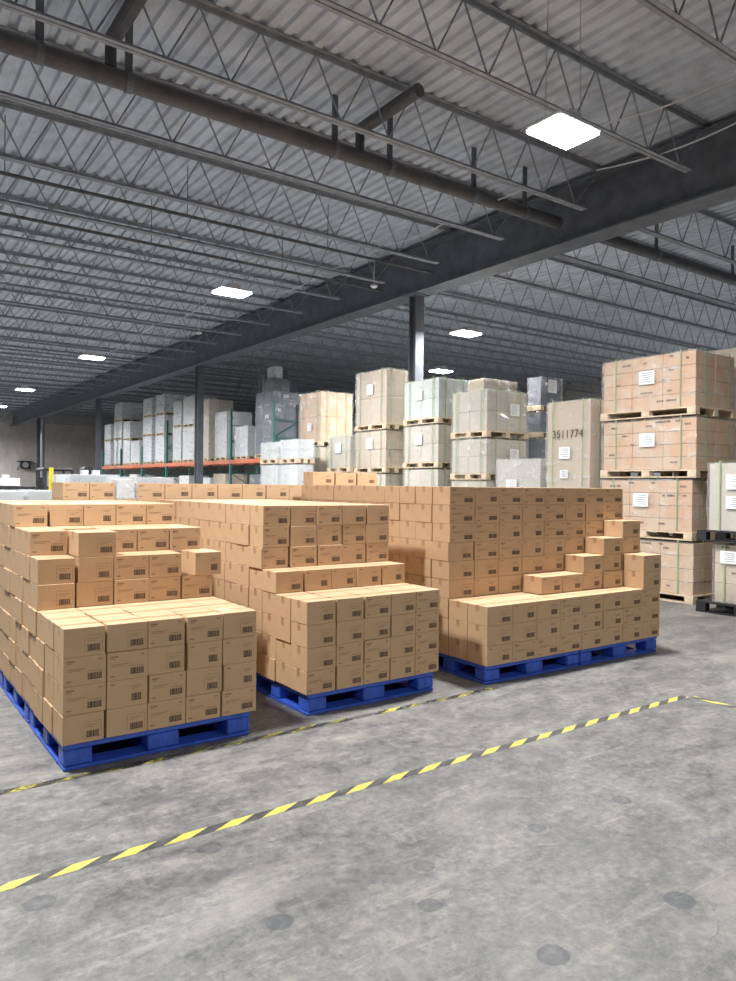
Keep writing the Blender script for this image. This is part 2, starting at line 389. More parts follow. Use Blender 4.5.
for u, v, lab in ((374, 286, 'small white dome sensor hanging left of the steel column'), (199, 333, 'small white sensor below the second lamp at left'), (240, 353, 'small white sensor near the girder above the dark wrapped pile'), (28, 403, 'tiny white sensor beneath the far left lamp')):
    p = at_z(u, v, hz(5.2))
    s = MB(); g = bmesh.ops.create_uvsphere(s.b, u_segments=14, v_segments=8, radius=.085, matrix=Matrix.Translation((0, 0, 0)) @ Matrix.Diagonal((1, 1, .6, 1)))
    s.bar((0, 0, .03), (0, 0, ZD-p.z), .008, 6)
    tag(s.build('ceiling_sensor', M['white'], None, p), lab, 'sensor')

# ------------------------------------------------------------------ floor tape
def hazard(wear):
    m, nt, b = mat('worn hazard stripes' if wear else 'hazard stripes')
    tc = N(nt, 'ShaderNodeTexCoord'); sep = N(nt, 'ShaderNodeSeparateXYZ'); nt.links.new(tc.outputs['Object'], sep.inputs[0])
    a = N(nt, 'ShaderNodeMath', operation='MULTIPLY_ADD'); nt.links.new(sep.outputs[1], a.inputs[0]); a.inputs[1].default_value = -1.9; nt.links.new(sep.outputs[0], a.inputs[2])
    s = N(nt, 'ShaderNodeMath', operation='DIVIDE'); nt.links.new(a.outputs[0], s.inputs[0]); s.inputs[1].default_value = .2545
    f = N(nt, 'ShaderNodeMath', operation='FRACT'); nt.links.new(s.outputs[0], f.inputs[0])
    g = N(nt, 'ShaderNodeMath', operation='GREATER_THAN'); nt.links.new(f.outputs[0], g.inputs[0]); g.inputs[1].default_value = .5
    n = noise(nt, 14, 6, .7); 
    y = ramp(nt, [(.3, (.42, .36, .06)), (.55, (.66, .59, .12))]); nt.links.new(n.outputs[0], y.inputs[0])
    k = ramp(nt, [(.4, (.05, .05, .052)), (.75, (.14, .135, .13))]); nt.links.new(n.outputs[0], k.inputs[0])
    mx = N(nt, 'ShaderNodeMixRGB'); nt.links.new(g.outputs[0], mx.inputs[0]); nt.links.new(k.outputs[0], mx.inputs[1]); nt.links.new(y.outputs[0], mx.inputs[2])
    nt.links.new(mx.outputs[0], b.inputs['Base Color']); b.inputs['Roughness'].default_value = .5
    n3 = noise(nt, 3.0, 8, .75); al = ramp(nt, [(.46, 0), (.60, 1)] if wear else [(.30, 0), (.36, 1)])
    nt.links.new(n3.outputs[0], al.inputs[0]); nt.links.new(al.outputs[0], b.inputs['Alpha'])
    return m
MH = hazard(False); MHW = hazard(True)
def tape(L, loc, rz, label, m=None):
    t = MB(); n = max(2, int(L/.15)); w = .031
    for i in range(n):
        a, b = L*i/n, L*(i+1)/n
        t.quad([(a, -w, .0012), (b, -w, .0012), (b, w, .0012), (a, w, .0012)])
    t.quad([(0, -w, .0), (0, w, .0), (L, w, .0), (L, -w, .0)])
    o = t.build('floor_tape', m or MH, None, loc); o.rotation_euler.z = rz
    bmesh_weld(o.data); return tag(o, label, 'floor tape')
def bmesh_weld(me):
    b = bmesh.new(); b.from_mesh(me); bmesh.ops.remove_doubles(b, verts=b.verts, dist=1e-5); bmesh.ops.recalc_face_normals(b, faces=b.faces); b.to_mesh(me); b.free()
tape(7.75, (-2.164, 3.345, 0), 0, 'long yellow and black striped tape line crossing the open floor')
tape(2.4, (5.62, 3.30, 0), -math.pi/2, 'yellow and black striped tape running off the right edge')
tape(4.9, (-.4, 4.375, 0), 0, 'worn yellow and black tape along the fronts of the blue pallets', MHW)

# ------------------------------------------------------------------ blue pallets
BP = .161
def blue_pallet_meshes(w, dpt):
    top = MB().box(0, w, 0, dpt, BP-.035, BP-.001, bev=.004)
    for k in range(5): top.box(.02, w-.02, .04+(dpt-.1)*k/4-.0, .06+(dpt-.1)*k/4, BP-.05, BP-.035)
    blk = []
    bw = [.17, .21, .17]
    for i, xx in enumerate((0.0, w/2-.105, w-.17)):
        for yy in (0.0, dpt/2-.075, dpt-.15):
            b_ = MB().box(xx+.004, xx+bw[i]-.004, yy+.004, yy+.146, .022, BP-.035, bev=.012)
            for k in range(3): b_.box(xx+.012+(bw[i]-.03)*k/2-.003, xx+.012+(bw[i]-.03)*k/2+.009, yy+.001, yy+.006, .03, BP-.045)
            blk.append(b_.mesh('block', M['blue']))
    run = [MB().box(.002, w-.002, yy, yy+.15, .0, .022, bev=.006).mesh('runner', M['blue']) for yy in (0, dpt/2-.075, dpt-.15)]
    cross = [MB().box(xx, xx+bw[i], .15, dpt-.15, .001, .021).mesh('runner', M['blue']) for i, xx in enumerate((0.0, w/2-.105, w-.17))]
    return top.mesh('top_deck', M['blue']), blk, run+cross
_pm = {}
def blue_pallet(x, y, w, dpt, label, rz=0):
    k = (w, dpt)
    if k not in _pm: _pm[k] = blue_pallet_meshes(w, dpt)
    t = empty('plastic_pallet', (x, y, 0), label, 'pallet', 'blue plastic pallets', rz)
    a, b, c = _pm[k]
    link('top_deck', a, t)
    for m in b: link('block', m, t)
    for m in c: link('runner', m, t)
    return t
stacks = {'left': (1.025, 4.462, math.radians(-.085)), 'middle': (2.729, 4.572, math.radians(.596)), 'right': (4.437, 4.465, math.radians(-.873))}
def in_stack(s, x, y):
    ox, oy, r = stacks[s]; return (ox + x*math.cos(r) - y*math.sin(r), oy + x*math.sin(r) + y*math.cos(r), r)
for s, w, n, xs in (('left', 1.2, 3, (.01,)), ('middle', 1.22, 3, (.02,)), ('right', 1.21, 3, (.01, 1.235))):
    for i in range(n):
        for j, xx in enumerate(xs):
            px, py, r = in_stack(s, xx, .02+1.04*i)
            side = '' if len(xs) == 1 else (' right half' if j else ' left half')
            lab = ['front blue plastic pallet under the %s stack of cartons%s', 'second blue plastic pallet back under the %s stack of cartons%s', 'rearmost blue plastic pallet under the %s stack of cartons%s'][i] % (s, side and ',' + side)
            blue_pallet(px, py, w, 1.0, lab, r)
for i in range(4):
    blue_pallet(1.80+1.24*i, 7.76, 1.2, .56, 'blue plastic pallet under the back row of cartons, %s from left' % ORD[i])

# ------------------------------------------------------------------ cartons
BH = .17
_cm = {}
def carton_meshes(w, dp, style):
    key = (round(w, 4), round(dp, 4), style)
    if key in _cm: return _cm[key]
    g = .0035; x0, x1, y0, y1, h = g/2, w-g/2, g/2, dp-g/2, BH-.0012
    b = MB().box(x0, x1, y0, y1, 0, h, 0, bev=.003)
    e = y0-.0004; X = x1-x0
    def ink(a, c, z0, z1, mi=1): b.quad([(x0+a, e, z0), (x0+c, e, z0), (x0+c, e, z1), (x0+a, e, z1)], mi)
    bx0, bx1, bz0, bz1 = .56, .90, .028, .066
    if style == 0:            # text lines at upper left, barcode lower right
        ink(.07*X, .26*X, .138, .147); ink(.07*X, .20*X, .128, .132); ink(.10*X, .52*X, .094, .098); ink(.10*X, .40*X, .084, .087); ink(.58*X, .90*X, .076, .079)
        ink(.82*X, .90*X, .140, .148); ink(.07*X, .18*X, .022, .030)
    elif style == 1:          # framed panel right of the middle with the barcode in it
        for a, c, z0, z1 in ((.50, .94, .118, .120), (.50, .94, .022, .024), (.50, .507, .022, .12), (.933, .94, .022, .12)): ink(a*X, c*X, z0, z1)
        ink(.56*X, .86*X, .098, .101); ink(.56*X, .74*X, .086, .089)
        bx0, bx1 = .57, .89
    else:                     # quieter print with a smaller barcode
        ink(.60*X, .84*X, .118, .122); ink(.60*X, .78*X, .106, .109); ink(.08*X, .20*X, .140, .147)
        bx0, bx1, bz0, bz1 = .60, .86, .034, .078
    body = b.mesh('carton', [M['card'], M['ink']])
    c = MB(); xx = x0+bx0*X; n = 0; rnd = random.Random(3)
    c.quad([(x0+bx0*X, e-.0003, bz0), (x0+bx1*X, e-.0003, bz0), (x0+bx1*X, e-.0003, bz0+.004), (x0+bx0*X, e-.0003, bz0+.004)])
    while xx < x0+bx1*X-.004:
        ww = rnd.choice((.003, .005, .007)); c.quad([(xx, e-.0003, bz0+.004), (min(xx+ww, x0+bx1*X), e-.0003, bz0+.004), (min(xx+ww, x0+bx1*X), e-.0003, bz1), (xx, e-.0003, bz1)]); xx += ww+rnd.choice((.0015, .003))
    bar = c.mesh('barcode', M['inkdark'])
    t = MB(); tw = .021; yc = dp/2; th = .0005
    t.box(x0-th, x1+th, yc-tw, yc+tw, h, h+th); t.box(x0-th, x0, yc-tw, yc+tw, h-.055, h); t.box(x1, x1+th, yc-tw, yc+tw, h-.055, h)
    tp = t.mesh('packing_tape', M['tape'])
    _cm[key] = (body, bar, tp); return _cm[key]

CART = []      # (matrix parts) every carton: x, y, z, rot, w, dp, style, label, group
rc = random.Random(11)
def nth(i): return ORD[i]
def addc(s, x, y, layer, w, dp, style, label, group, rz=0, dz=0):
    if s: px, py, r = in_stack(s, x, y)
    else: px, py, r = x, y, 0
    CART.append((px, py, BP + BH*layer + dz, r+rz, w, dp, style, label, group))
def block(s, ncol, w, dp, fronts, back, total, xoff=0, skip=(), rowname=None):
    """fronts: list of (first layer, last layer, front offset); cartons only where the heap shows an outside"""
    lay = {}
    for a, b, f in fronts:
        for L in range(a, b+1): lay[L] = f
    top = max(lay)
    for L, f in lay.items():
        nrow = int((back-f)/dp + .02)
        for r in range(nrow):
            for c in range(ncol):
                y = f + r*dp
                upper = lay.get(L+1)
                exposed = c in (0, ncol-1) or r in (0, nrow-1) or upper is None or y < upper + .45
                if not exposed or (L, r, c) in skip: continue
                dx = dy = 0
                if c == 0: dx = -rc.random()**2*.016
                if r == 0: dy = -rc.random()**2*.012
                st = rc.choice((0, 0, 1, 1, 2)) if c == 0 or rc.random() < .5 else (0, 1)[(c+len(s)) % 2]; wv = w - rc.choice((0, 0, .004, .009))
                rn = 'front row' if r == 0 else '%s row back' % nth(r)
                cn = 'far left' if c == 0 else 'far right' if c == ncol-1 else '%s from left' % nth(c)
                ln = 'top layer' if L == total else 'bottom layer' if L == 1 else '%s layer up' % nth(L-1)
                addc(s, xoff + c*w + dx + (w-wv if c and rc.random() < .5 else 0), y+dy, L-1, wv, dp, st, 'brown carton in %s stack, %s, %s, %s' % (s, ln, rn, cn), 'brown cartons in the %s stack' % s)
# left stack: three terraces; two cartons stick out
block('left', 5, .248, .242, [(1, 4, 0), (5, 6, .726), (7, 7, .98), (8, 8, 1.54)], 3.2, 8, skip={(7, 0, 1), (6, 0, 4)})
p = at_z(78, 557.5, BP+6*BH); addc(None, p.x, max(p.y, 5.15), 6, .26, .305, 1, 'brown carton pulled forward on the left stack, second in the seventh layer', 'brown cartons in the left stack')
p = at_z(195, 575.5, BP+5*BH); addc(None, p.x, p.y, 5, .21, .30, 2, 'brown carton jutting out at the right end of left stack, sixth layer', 'brown cartons in the left stack')
block('middle', 5, .2554, .2325, [(1, 4, 0), (5, 5, .465), (6, 8, .6975)], 3.05, 8)
# right stack: low front step two deep, tall block behind, a little stair of cartons at its right end
for L in (1, 2, 3):
    for r in (0, 1):
        for c in range(8):
            if L < 3 and r == 1 and c not in (0, 7): continue
            dy = -rc.random()**2*.01 if r == 0 else 0
            cn = 'far left' if c == 0 else 'far right' if c == 7 else '%s from left' % nth(c)
            addc('right', c*.3075, r*.249+dy, L-1, .3075, .249, rc.choice((0, 0, 1, 2, 2)), 'brown carton in right stack step, %s, %s, %s' % (['bottom layer', 'second layer up', 'third layer up'][L-1], ['front row', 'second row back'][r], cn), 'brown cartons in the right stack')
for c, n in ((3, 1), (4, 1), (5, 2), (6, 3), (7, 4)):
    for L in range(n):
        addc('right', c*.3075+.004, .249+rc.random()*-.02, 3+L, .300, .240, 2, 'brown carton standing on right stack step, stair column %s, %s' % (nth(c-3), ['lowest', 'second up', 'third up', 'topmost'][L]), 'brown cartons in the right stack')
for L in range(2):
    addc('right', 7*.3075+.006, -.012, 3+L, .300, .240, 2, 'brown carton at right front corner of right stack, %s' % ['fourth layer up', 'fifth layer up'][L], 'brown cartons in the right stack')
def back_block():
    n = 11; dp = .248; dpt = .5
    for L in range(1, 10):
        for r in range(n):
            for c in range(8):
                if not (c in (0, 7) or r in (0, n-1) or L == 9): continue
                if r == 0 and L <= 3 and c not in (0, 7): continue
                dx = -rc.random()**2*.014 if c == 0 else 0
                dy = -rc.random()**2*.008 if r == 0 and L > 3 else 0
                rn = 'tall front face' if r == 0 else '%s row back' % nth(r)
                cn = 'far left' if c == 0 else 'far right' if c == 7 else '%s from left' % nth(c)
                ln = 'top layer' if L == 9 else 'bottom layer' if L == 1 else '%s layer up' % nth(L-1)
                addc('right', c*.3075*1.018+dx, dpt+r*dp+dy, L-1, .3075*1.018, dp, rc.choice((0, 0, 1, 2, 2)), 'brown carton in right stack, %s, %s, %s' % (ln, rn, cn), 'brown cartons in the right stack')
back_block()
# back row, nine high, closing the space behind
xs = [(1.77, .262), (2.035, .262)] + [(2.52 + .308*k, .305) for k in range(11)]
for L in range(1, 10):
    for k, (xx, w) in enumerate(xs):
        for r in (0, 1):
            if r == 1 and L < 9 and k not in (0, len(xs)-1): continue
            addc(None, xx, 7.77+r*.25+(rc.random()*.03 if r == 0 and L == 9 else 0), L-1, w, .25, rc.choice((0, 0, 1, 2, 2)),
                 'brown carton in back row, %s, %s, %s from left' % ('top layer' if L == 9 else '%s layer up' % nth(L-1), ['front', 'second row'][r], nth(k)), 'brown cartons in the back row')
    for r in (0, 1):
        if L < 9: addc(None, 2.30, 7.77+r*.25, L-1, .215, .25, 2, 'brown carton in back row, %s, beneath the clear bundle, %s' % ('%s layer up' % nth(L-1), ['front', 'behind']
                 [r]), 'brown cartons in the back row')
for k in range(3):
    addc(None, 4.85+.345*k, 8.02, 9, .325, .25, 2, 'brown carton sitting on top of the back row, %s of three' % ['left', 'middle', 'right'][k], 'brown cartons on top of the back row')

# the 300 cartons that show largest become objects of their own, the slivers behind them one pile
from mathutils.bvhtree import BVHTree
bv, bf, owner = [], [], []
for i, (px, py, pz, r, w, dp, st, lab, grp) in enumerate(CART):
    n0 = len(bv); m = Matrix.Translation((px, py, pz)) @ Matrix.Rotation(r, 4, 'Z')
    for q in range(8): bv.append(m @ Vector((w*(q & 1), dp*(q >> 1 & 1), BH*(q >> 2 & 1))))
    for fc in ((0, 1, 5, 4), (1, 3, 7, 5), (3, 2, 6, 7), (2, 0, 4, 6), (4, 5, 7, 6), (0, 2, 3, 1)):
        bf.append([n0+k for k in fc]); owner.append(i)
tree = BVHTree.FromPolygons(bv, bf); seen = {}
for v in range(470, 775):
    for u in range(0, 668):
        hit = tree.ray_cast(Vector((0, 0, EYE)), (rt*((u+.5-368)/F) - up*((v+.5-490.5)/F) + fwd).normalized())
        if hit[2] is not None: seen[owner[hit[2]]] = seen.get(owner[hit[2]], 0) + 1
KEEP = set(sorted(seen, key=lambda k: -seen[k])[:300])
loose = MB(); any_loose = False
for i, (px, py, pz, r, w, dp, st, lab, grp) in enumerate(CART):
    body, bar, tp = carton_meshes(w, dp, st)
    if KEEP is None or i in KEEP:
        o = link('carton', body, None, (px, py, pz)); o.rotation_euler.z = r; tag(o, lab, 'carton', grp); 
        link('barcode', bar, o); link('packing_tape', tp, o)
    else:
        any_loose = True
        m = Matrix.Translation((px, py, pz)) @ Matrix.Rotation(r, 4, 'Z')
        for me, off in ((body, 0), (bar, 2), (tp, 3)):
            nf = len(loose.b.faces); nv = len(loose.b.verts)
            loose.b.from_mesh(me); loose.b.verts.ensure_lookup_table(); loose.b.faces.ensure_lookup_table()
            for v in loose.b.verts[nv:]: v.co = m @ v.co
            for f in loose.b.faces[nf:]: f.material_index += off
if any_loose:
    o = loose.build('carton_pile', [M['card'], M['ink'], M['inkdark'], M['tape']])
    tag(o, 'remaining brown cartons deep in the blue-pallet stacks, showing only slivers', 'carton', None, 'stuff')

# clear wrapped bundle standing in the gap of the back row
def wrapped(name, x0, x1, y0, y1, z0, z1, inner, label, cat, wrap='wrap', sheets=(), straps=0, group=None, seams=0, marks=None, taper=0):
    t = empty(name, ((x0+x1)/2, (y0+y1)/2, z0), label, cat, group)
    cx, cy = (x0+x1)/2, (y0+y1)/2; a, b, h = (x1-x0)/2, (y1-y0)/2, z1-z0
    body = MB(); rr = random.Random(int(x0*977+y0*331+z0*71))
    if seams:
        for k in range(seams):
            zz0, zz1 = h*k/seams, h*(k+1)/seams-.004
            ny = max(1, round(2*b/.5)); nx = max(1, round(2*a/.5))
            for i in range(nx):
                for j in range(ny):
                    if seams > 1 and 0 < i < nx-1 and 0 < j < ny-1 and k < seams-1: continue
                    q = rr.random()*.006
                    body.box(-a+2*a*i/nx+.002+(q if i == 0 else 0), -a+2*a*(i+1)/nx-.002, -b+2*b*j/ny+.002+(q if j == 0 else 0), -b+2*b*(j+1)/ny-.002, zz0, zz1, bev=.005)
    else: body.box(-a, a, -b, b, 0, h, bev=.008)
    body.build('goods', M[inner], t)
    if wrap:
        s = MB(); g = .012; n = 10
        bmesh.ops.create_cube(s.b, size=1)
        for v in s.b.verts: v.co = Vector((v.co.x*2*(a+g), v.co.y*2*(b+g), (v.co.z+.5)*(h+g)))
        bmesh.ops.delete(s.b, geom=[f for f in s.b.faces if f.normal.z < -.5], context='FACES_ONLY')
        bmesh.ops.subdivide_edges(s.b, edges=s.b.edges[:], cuts=6, use_grid_fill=True)
        for v in s.b.verts:
            k = rr.uniform(0, .008); n_ = Vector((v.co.x/(a+g), v.co.y/(b+g), 0)); v.co.x += k*round(n_.x*.5001); v.co.y += k*round(n_.y*.5001)
            if abs(v.co.x) > a+g-.001: v.co.x += math.copysign(k, v.co.x)
            if abs(v.co.y) > b+g-.001: v.co.y += math.copysign(k, v.co.y)
        s.build('stretch_wrap', M[wrap], t)
    gg = .034
    for k in range(straps):          # bands over the top and down the two X faces
        yy = -b + 2*b*(k+1)/(straps+1) if straps > 2 else (-b*.72, b*.68)[k]
        st = MB(); st.box(-a-gg, -a-gg+.003, yy-.010, yy+.010, 0, h+gg); st.box(a+gg-.003, a+gg, yy-.010, yy+.010, 0, h+gg); st.box(-a-gg, a+gg, yy-.010, yy+.010, h+gg-.003, h+gg)
        st.build('strap', M['strap'], t)
    if straps:
        for xx in (-a*.6, a*.6):
            st = MB(); st.box(xx-.010, xx+.010, -b-gg, -b-gg+.003, 0, h+gg+.004); st.box(xx-.010, xx+.010, b+gg-.003, b+gg, 0, h+gg+.004); st.box(xx-.010, xx+.010, -b-gg, b+gg, h+gg+.001, h+gg+.004)
            st.build('strap', M['strap'], t)
    for (face, u, zc, w, hh) in sheets:    # paper sheets; face 'x' looks to -X, face 'y' looks to -Y; u in -1..1 along the face
        p = MB()
        def put(u0, u1, v0, v1, e, mi):
            if face == 'x': p.box(-a-gg-e, -a-gg-e+.0015, u0, u1, v0, v1, mi)
            else: p.box(u0, u1, -b-gg-e, -b-gg-e+.0015, v0, v1, mi)
        c0 = u*(b if face == 'x' else a); z_ = zc*h
        put(c0-w/2, c0+w/2, z_-hh/2, z_+hh/2, .002, 0)
        for k in range(5):
            ww = w*rr.uniform(.3, .42); put(c0-ww, c0+ww*rr.uniform(.3, 1), z_+hh*(.34-.16*k)-.006, z_+hh*(.34-.16*k)+.006, .003, 1)
        p.build('paper_label', [M['paper'], M['papertxt']], t)
    if marks:                         # rows of small printed marks on the -X face
        p = MB()
        for k in range(marks):
            yy = rr.uniform(-b*.95, b*.8); zz = rr.choice((.12, .3, .5, .68, .86, .93))*h; ww = rr.uniform(.05, .13)
            nn = rr.randint(3, 6)
            for q in range(nn): p.box(-a-.0035, -a-.002, yy+ww*q/nn, yy+ww*(q+.65)/nn, zz, zz+.028)
        p.build('printed_mark', M['inkdark'], t)
    return t
wrapped('plastic_bundle', 2.31, 2.50, 7.79, 8.0, BP+8*BH, BP+8*BH+.21, 'whiteload', 'clear plastic wrapped bundle between cartons of the back row at left', 'bundle', 'wrapthick')

# ------------------------------------------------------------------ wooden pallets and the wrapped loads
def wood_pallet(x0, x1, y0, y1, z0, h, label, m='wood', full=True):
    w, dp = x1-x0, y1-y0
    t = empty('wooden_pallet' if m == 'wood' else 'plastic_pallet', (x0, y0, z0), label, 'pallet', 'wooden pallets under wrapped loads' if m == 'wood' else None)
    top = MB(); n = 6
    for k in range(n): top.box(w*k/n+.006, w*(k+1)/n-.006, 0, dp, h-.022, h-.001)
    top.build('top_deck', M[m], t)
    for xx in (0, w/2-.06, w-.12):
        for yy in (0, dp/2-.07, dp-.14):
            MB().box(xx+.001, xx+.119, yy+.001, yy+.139, .018, h-.022, bev=.004).build('block', M[m], t)
    for xx in (0, w/2-.06, w-.12): MB().box(xx, xx+.12, 0, dp, 0, .018).build('bottom_board', M[m], t)
    return t
# four high crates at the right
EX0, EX1, EY0, EY1 = 10.10, 11.22, 5.94, 7.60
for k in range(4):
    pos = ['bottom', 'second up', 'third up', 'topmost'][k]
    z = .93*k
    off = (0, .06, -.04, .0)[k]
    wood_pallet(EX0-.02, EX1, EY0+off*.5, EY1+off*.3, z, .125, 'wooden pallet under the %s crate of the tall right pile' % pos)
    wrapped('wrapped_load', EX0+.02, EX1-.02, EY0+.03+off*.5, EY1-.03+off*.3, z+.126, z+(.95 if k == 3 else .892), 'orangepatch' if k in (1, 2, 3) else 'orangecard', 'orange tan wrapped carton load with paper sheet, %s of the tall right pile' % pos if k else 'orange tan wrapped carton load at the bottom of the tall right pile', 'wrapped load',
            'wrap', [('x', -.02 if k > 1 else .05, .60, .27, .21)] if k else [], 2, 'crates of the tall right pile', 4, 16)
# black pallets in front of it, cut by the right edge
for k, (z, lab) in enumerate(((0, 'black plastic pallet on the floor at the right edge'), (.98, 'black plastic pallet between the two loads at the right edge'))):
    wood_pallet(9.62, 10.80, 4.42, 5.63, z, .15, lab, 'black')
wrapped('wrapped_load', 9.72, 10.75, 4.46, 5.42, .151, .95, 'tan', 'pale tan wrapped load on the floor pallet at the right edge', 'wrapped load', 'wrap', [('x', .55, .78, .24, .17)], 2, None, 3, 8)
wrapped('wrapped_load', 9.70, 10.75, 4.46, 5.50, 1.131, 2.05, 'pale', 'upper grey tan wrapped load with two paper sheets at the right edge', 'wrapped load', 'wrap', [('x', .30, .72, .22, .2), ('x', .30, .42, .22, .17)], 2, None, 1)
# dark strip behind: crate pile behind the tall one
wood_pallet(11.5, 12.6, 6.0, 7.2, 0, .125, 'wooden pallet behind the tall right pile')
wrapped('wrapped_load', 11.52, 12.58, 6.02, 7.18, .126, 3.95, 'tan', 'tan wrapped load showing just above the tall right pile', 'wrapped load', 'wrap', [], 0)
# tall single carton left of the crates
gy0, gy1 = 7.73, y_on(10.0, 545)
wood_pallet(10.0, 11.1, gy0, gy1, 0, .125, 'wooden pallet under the very tall tan carton')
wrapped('tall_carton', 10.02, 11.08, gy0+.02, gy1-.02, .126, z_at(10., gy1, 403.5), 'tan', 'very tall tan carton with two paper sheets and black marker writing', 'carton', 'wrap', [('x', .10, .71, .23, .2), ('x', .12, .59, .17, .14)], 2, None, 0, 0)
# marker writing on it
cu = bpy.data.curves.new('marker_writing', 'FONT'); cu.body = '3511774'; cu.size = .19; cu.extrude = .001; cu.align_x = 'CENTER'
o = bpy.data.objects.new('marker_writing', cu); C.objects.link(o)
dg = bpy.context.evaluated_depsgraph_get(); mm = bpy.data.meshes.new_from_object(o.evaluated_get(dg)); bpy.data.objects.remove(o)
mm.materials.append(M['inkdark'])
tc_ = [q for q in C.objects if q.name.startswith('tall_carton')][0]
o = link('marker_writing', mm, tc_, (-.574, -.02, 2.42)); o.rotation_euler = (math.pi/2, 0, -math.pi/2)

PALE = {}
def pile(x0, w, y0, y1, levels, what, inner, wrap, sheets=None, straps=2, cat='wrapped load', ph=.12, group=None, seams=2):
    """levels: list of (z bottom of pallet, z top of goods); what describes the pile"""
    n = len(levels)
    for k, (za, zb) in enumerate(levels):
        pos = 'single' if n == 1 else 'lower' if (n == 2 and k == 0) else 'upper' if n == 2 else ['bottom', 'middle', 'top', 'topmost'][k]
        art = what
        wood_pallet(x0-.01, x0+w, y0, y1, za, ph, 'wooden pallet under %s load of %s' % (pos, art))
        inn = inner[k] if isinstance(inner, (list, tuple)) else inner
        wrapped('wrapped_load', x0+.02, x0+w-.03, y0+.03, y1-.03, za+ph+.001, zb, inn, '%s wrapped load of %s' % (pos, art) , cat, wrap, sheets if sheets is not None else [], straps, group, seams)
def lv(x, y, rows):                     # rows: image rows of goods tops from bottom up, at the pile's near edge
    zs = [z_at(x, y, v) for v in rows]; out = []; za = 0
    for zt in zs: out.append((za, zt-.036)); za = zt
    return out
# row of piles along the aisle
hy0, hy1 = y_on(10., 486.5), y_on(10., 450)
pile(10., x_on(hy0, 528)-10., hy0, hy1, lv(10., hy0, (479.5, 436.5, 387)), 'pale pile with white sheets, right of centre', ['pale', 'pale', 'pale'], 'wrap', [('y', .32, .55, .26, .24)])
jy1 = y_on(10., 494); jy0 = y_on(10., 544)
pile(9.98, .95, jy0+.06, jy1-.05, [(0, 1.0), (1.03, z_at(9.98, jy0, 458.5))], 'low glossy pile in front of the pale pile', ['pale', 'pale'], 'wrapthick', [('x', .25, .55, .26, .2)], 0)
iy0, iy1 = y_on(10., 438), y_on(10., 402.5)
pile(10., .88, iy0, iy1, lv(10., iy0, (467.5, 422.5, 375.5)), 'greenish pile right of the steel column', ['pale', 'pale', 'greenload'], 'wrap', [('x', .1, .62, .24, .22)])
ky0, ky1 = y_on(10., 385.5), y_on(10., 354)
pile(10., .64, ky0, ky1, lv(10., ky0, (472.5, 428.5, 366.5)), 'tallest tan pile left of the steel column', ['pale', 'tan', 'tan'], 'wrap', [('x', 0, .66, .25, .25)])
qy0 = y_on(9.9, 353); qy1 = y_on(9.9, 327)
ly0, ly1 = y_on(10., 320), y_on(10., 298)
pile(10., x_on(ly0, 353)-10., ly0, ly1, lv(10., ly0, (445.5, 389.5)), 'orange marked tan pile beside the dark bundle', ['tan', 'orangepatch'], 'wrap', [('x', -.05, .3, .2, .2)])
pile(9.9, 1.0, qy0+.14, min(qy1, ly0-.05), lv(9.9, qy0, (472., 433.5)), 'short grey tan pile beside the tallest tan pile', ['pale', 'pale'], 'wrap', [('x', 0, .62, .25, .25)])
# two pairs of slim pale piles in front of the rack end
b0, b1 = y_on(9.0, 297), y_on(9.0, 279.5); c0, c1 = y_on(9.0, 277.5), y_on(9.0, 260)
pile(9.0, .5, b0, b1, lv(9., b0, (463., 437.5)), 'slim white pile nearest the orange marked pile', 'whiteload', 'wrapthick', [], 0)
pile(9.0, .5, c0, c1, lv(9., c0, (463.5, 440.5)), 'slim white pile nearest the rack end', 'greenload', 'wrapthick', [], 0)
# piles standing deeper behind the row
dy0, dy1 = y_on(12.9, 540), y_on(12.9, 526)
pile(12.9, x_on(dy0, 562)-12.9, dy0, dy1, lv(12.9, dy0, (437, 410, 375)), 'dark blue pile near the right wall', ['blueload', 'blueload', 'darkload'], 'wrap', [('y', .0, .7, .3, .3)], 0)
ny0 = y_on(11.6, 483)
pile(11.6, 1.1, ny0, y_on(11.6, 452), [(0, 1.3), (1.33, 2.6), (2.63, z_at(11.6, ny0, 378))], 'brownish pile peeking over the greenish pile', ['tan', 'tan', 'tan'], 'wrap', [], 0)

# ------------------------------------------------------------------ pallet rack along the aisle
RX0, RX1, RB = 12.1, 13.3, 2.63
ups = [22.77+3.49*k for k in range(7)]
rack = empty('pallet_rack', (RX0, ups[0], 0), 'long pallet rack with orange beams and dark green uprights', 'rack')
def rp(): return MB()
for k, yy in enumerate(ups):
    u = MB(); H = 4.63 if k in (0, 1, 3) else 3.55
    for xx in (RX0, RX1-.08): u.box(xx-RX0, xx-RX0+.08, yy-ups[0]-.055, yy-ups[0]+.055, .01, H); u.box(xx-RX0-.03, xx-RX0+.11, yy-ups[0]-.07, yy-ups[0]+.07, 0, .01)
    zz = .25; s = 0
    while zz < H-.7:
        a, b = (.08, RX1-RX0-.08); u.bar((a if s else b, yy-ups[0], zz), (b if s else a, yy-ups[0], zz+.62), .018, 6); s ^= 1; zz += .62
        u.bar((a, yy-ups[0], zz), (b, yy-ups[0], zz), .018, 6)
    u.build('upright_frame', M['green'], rack)
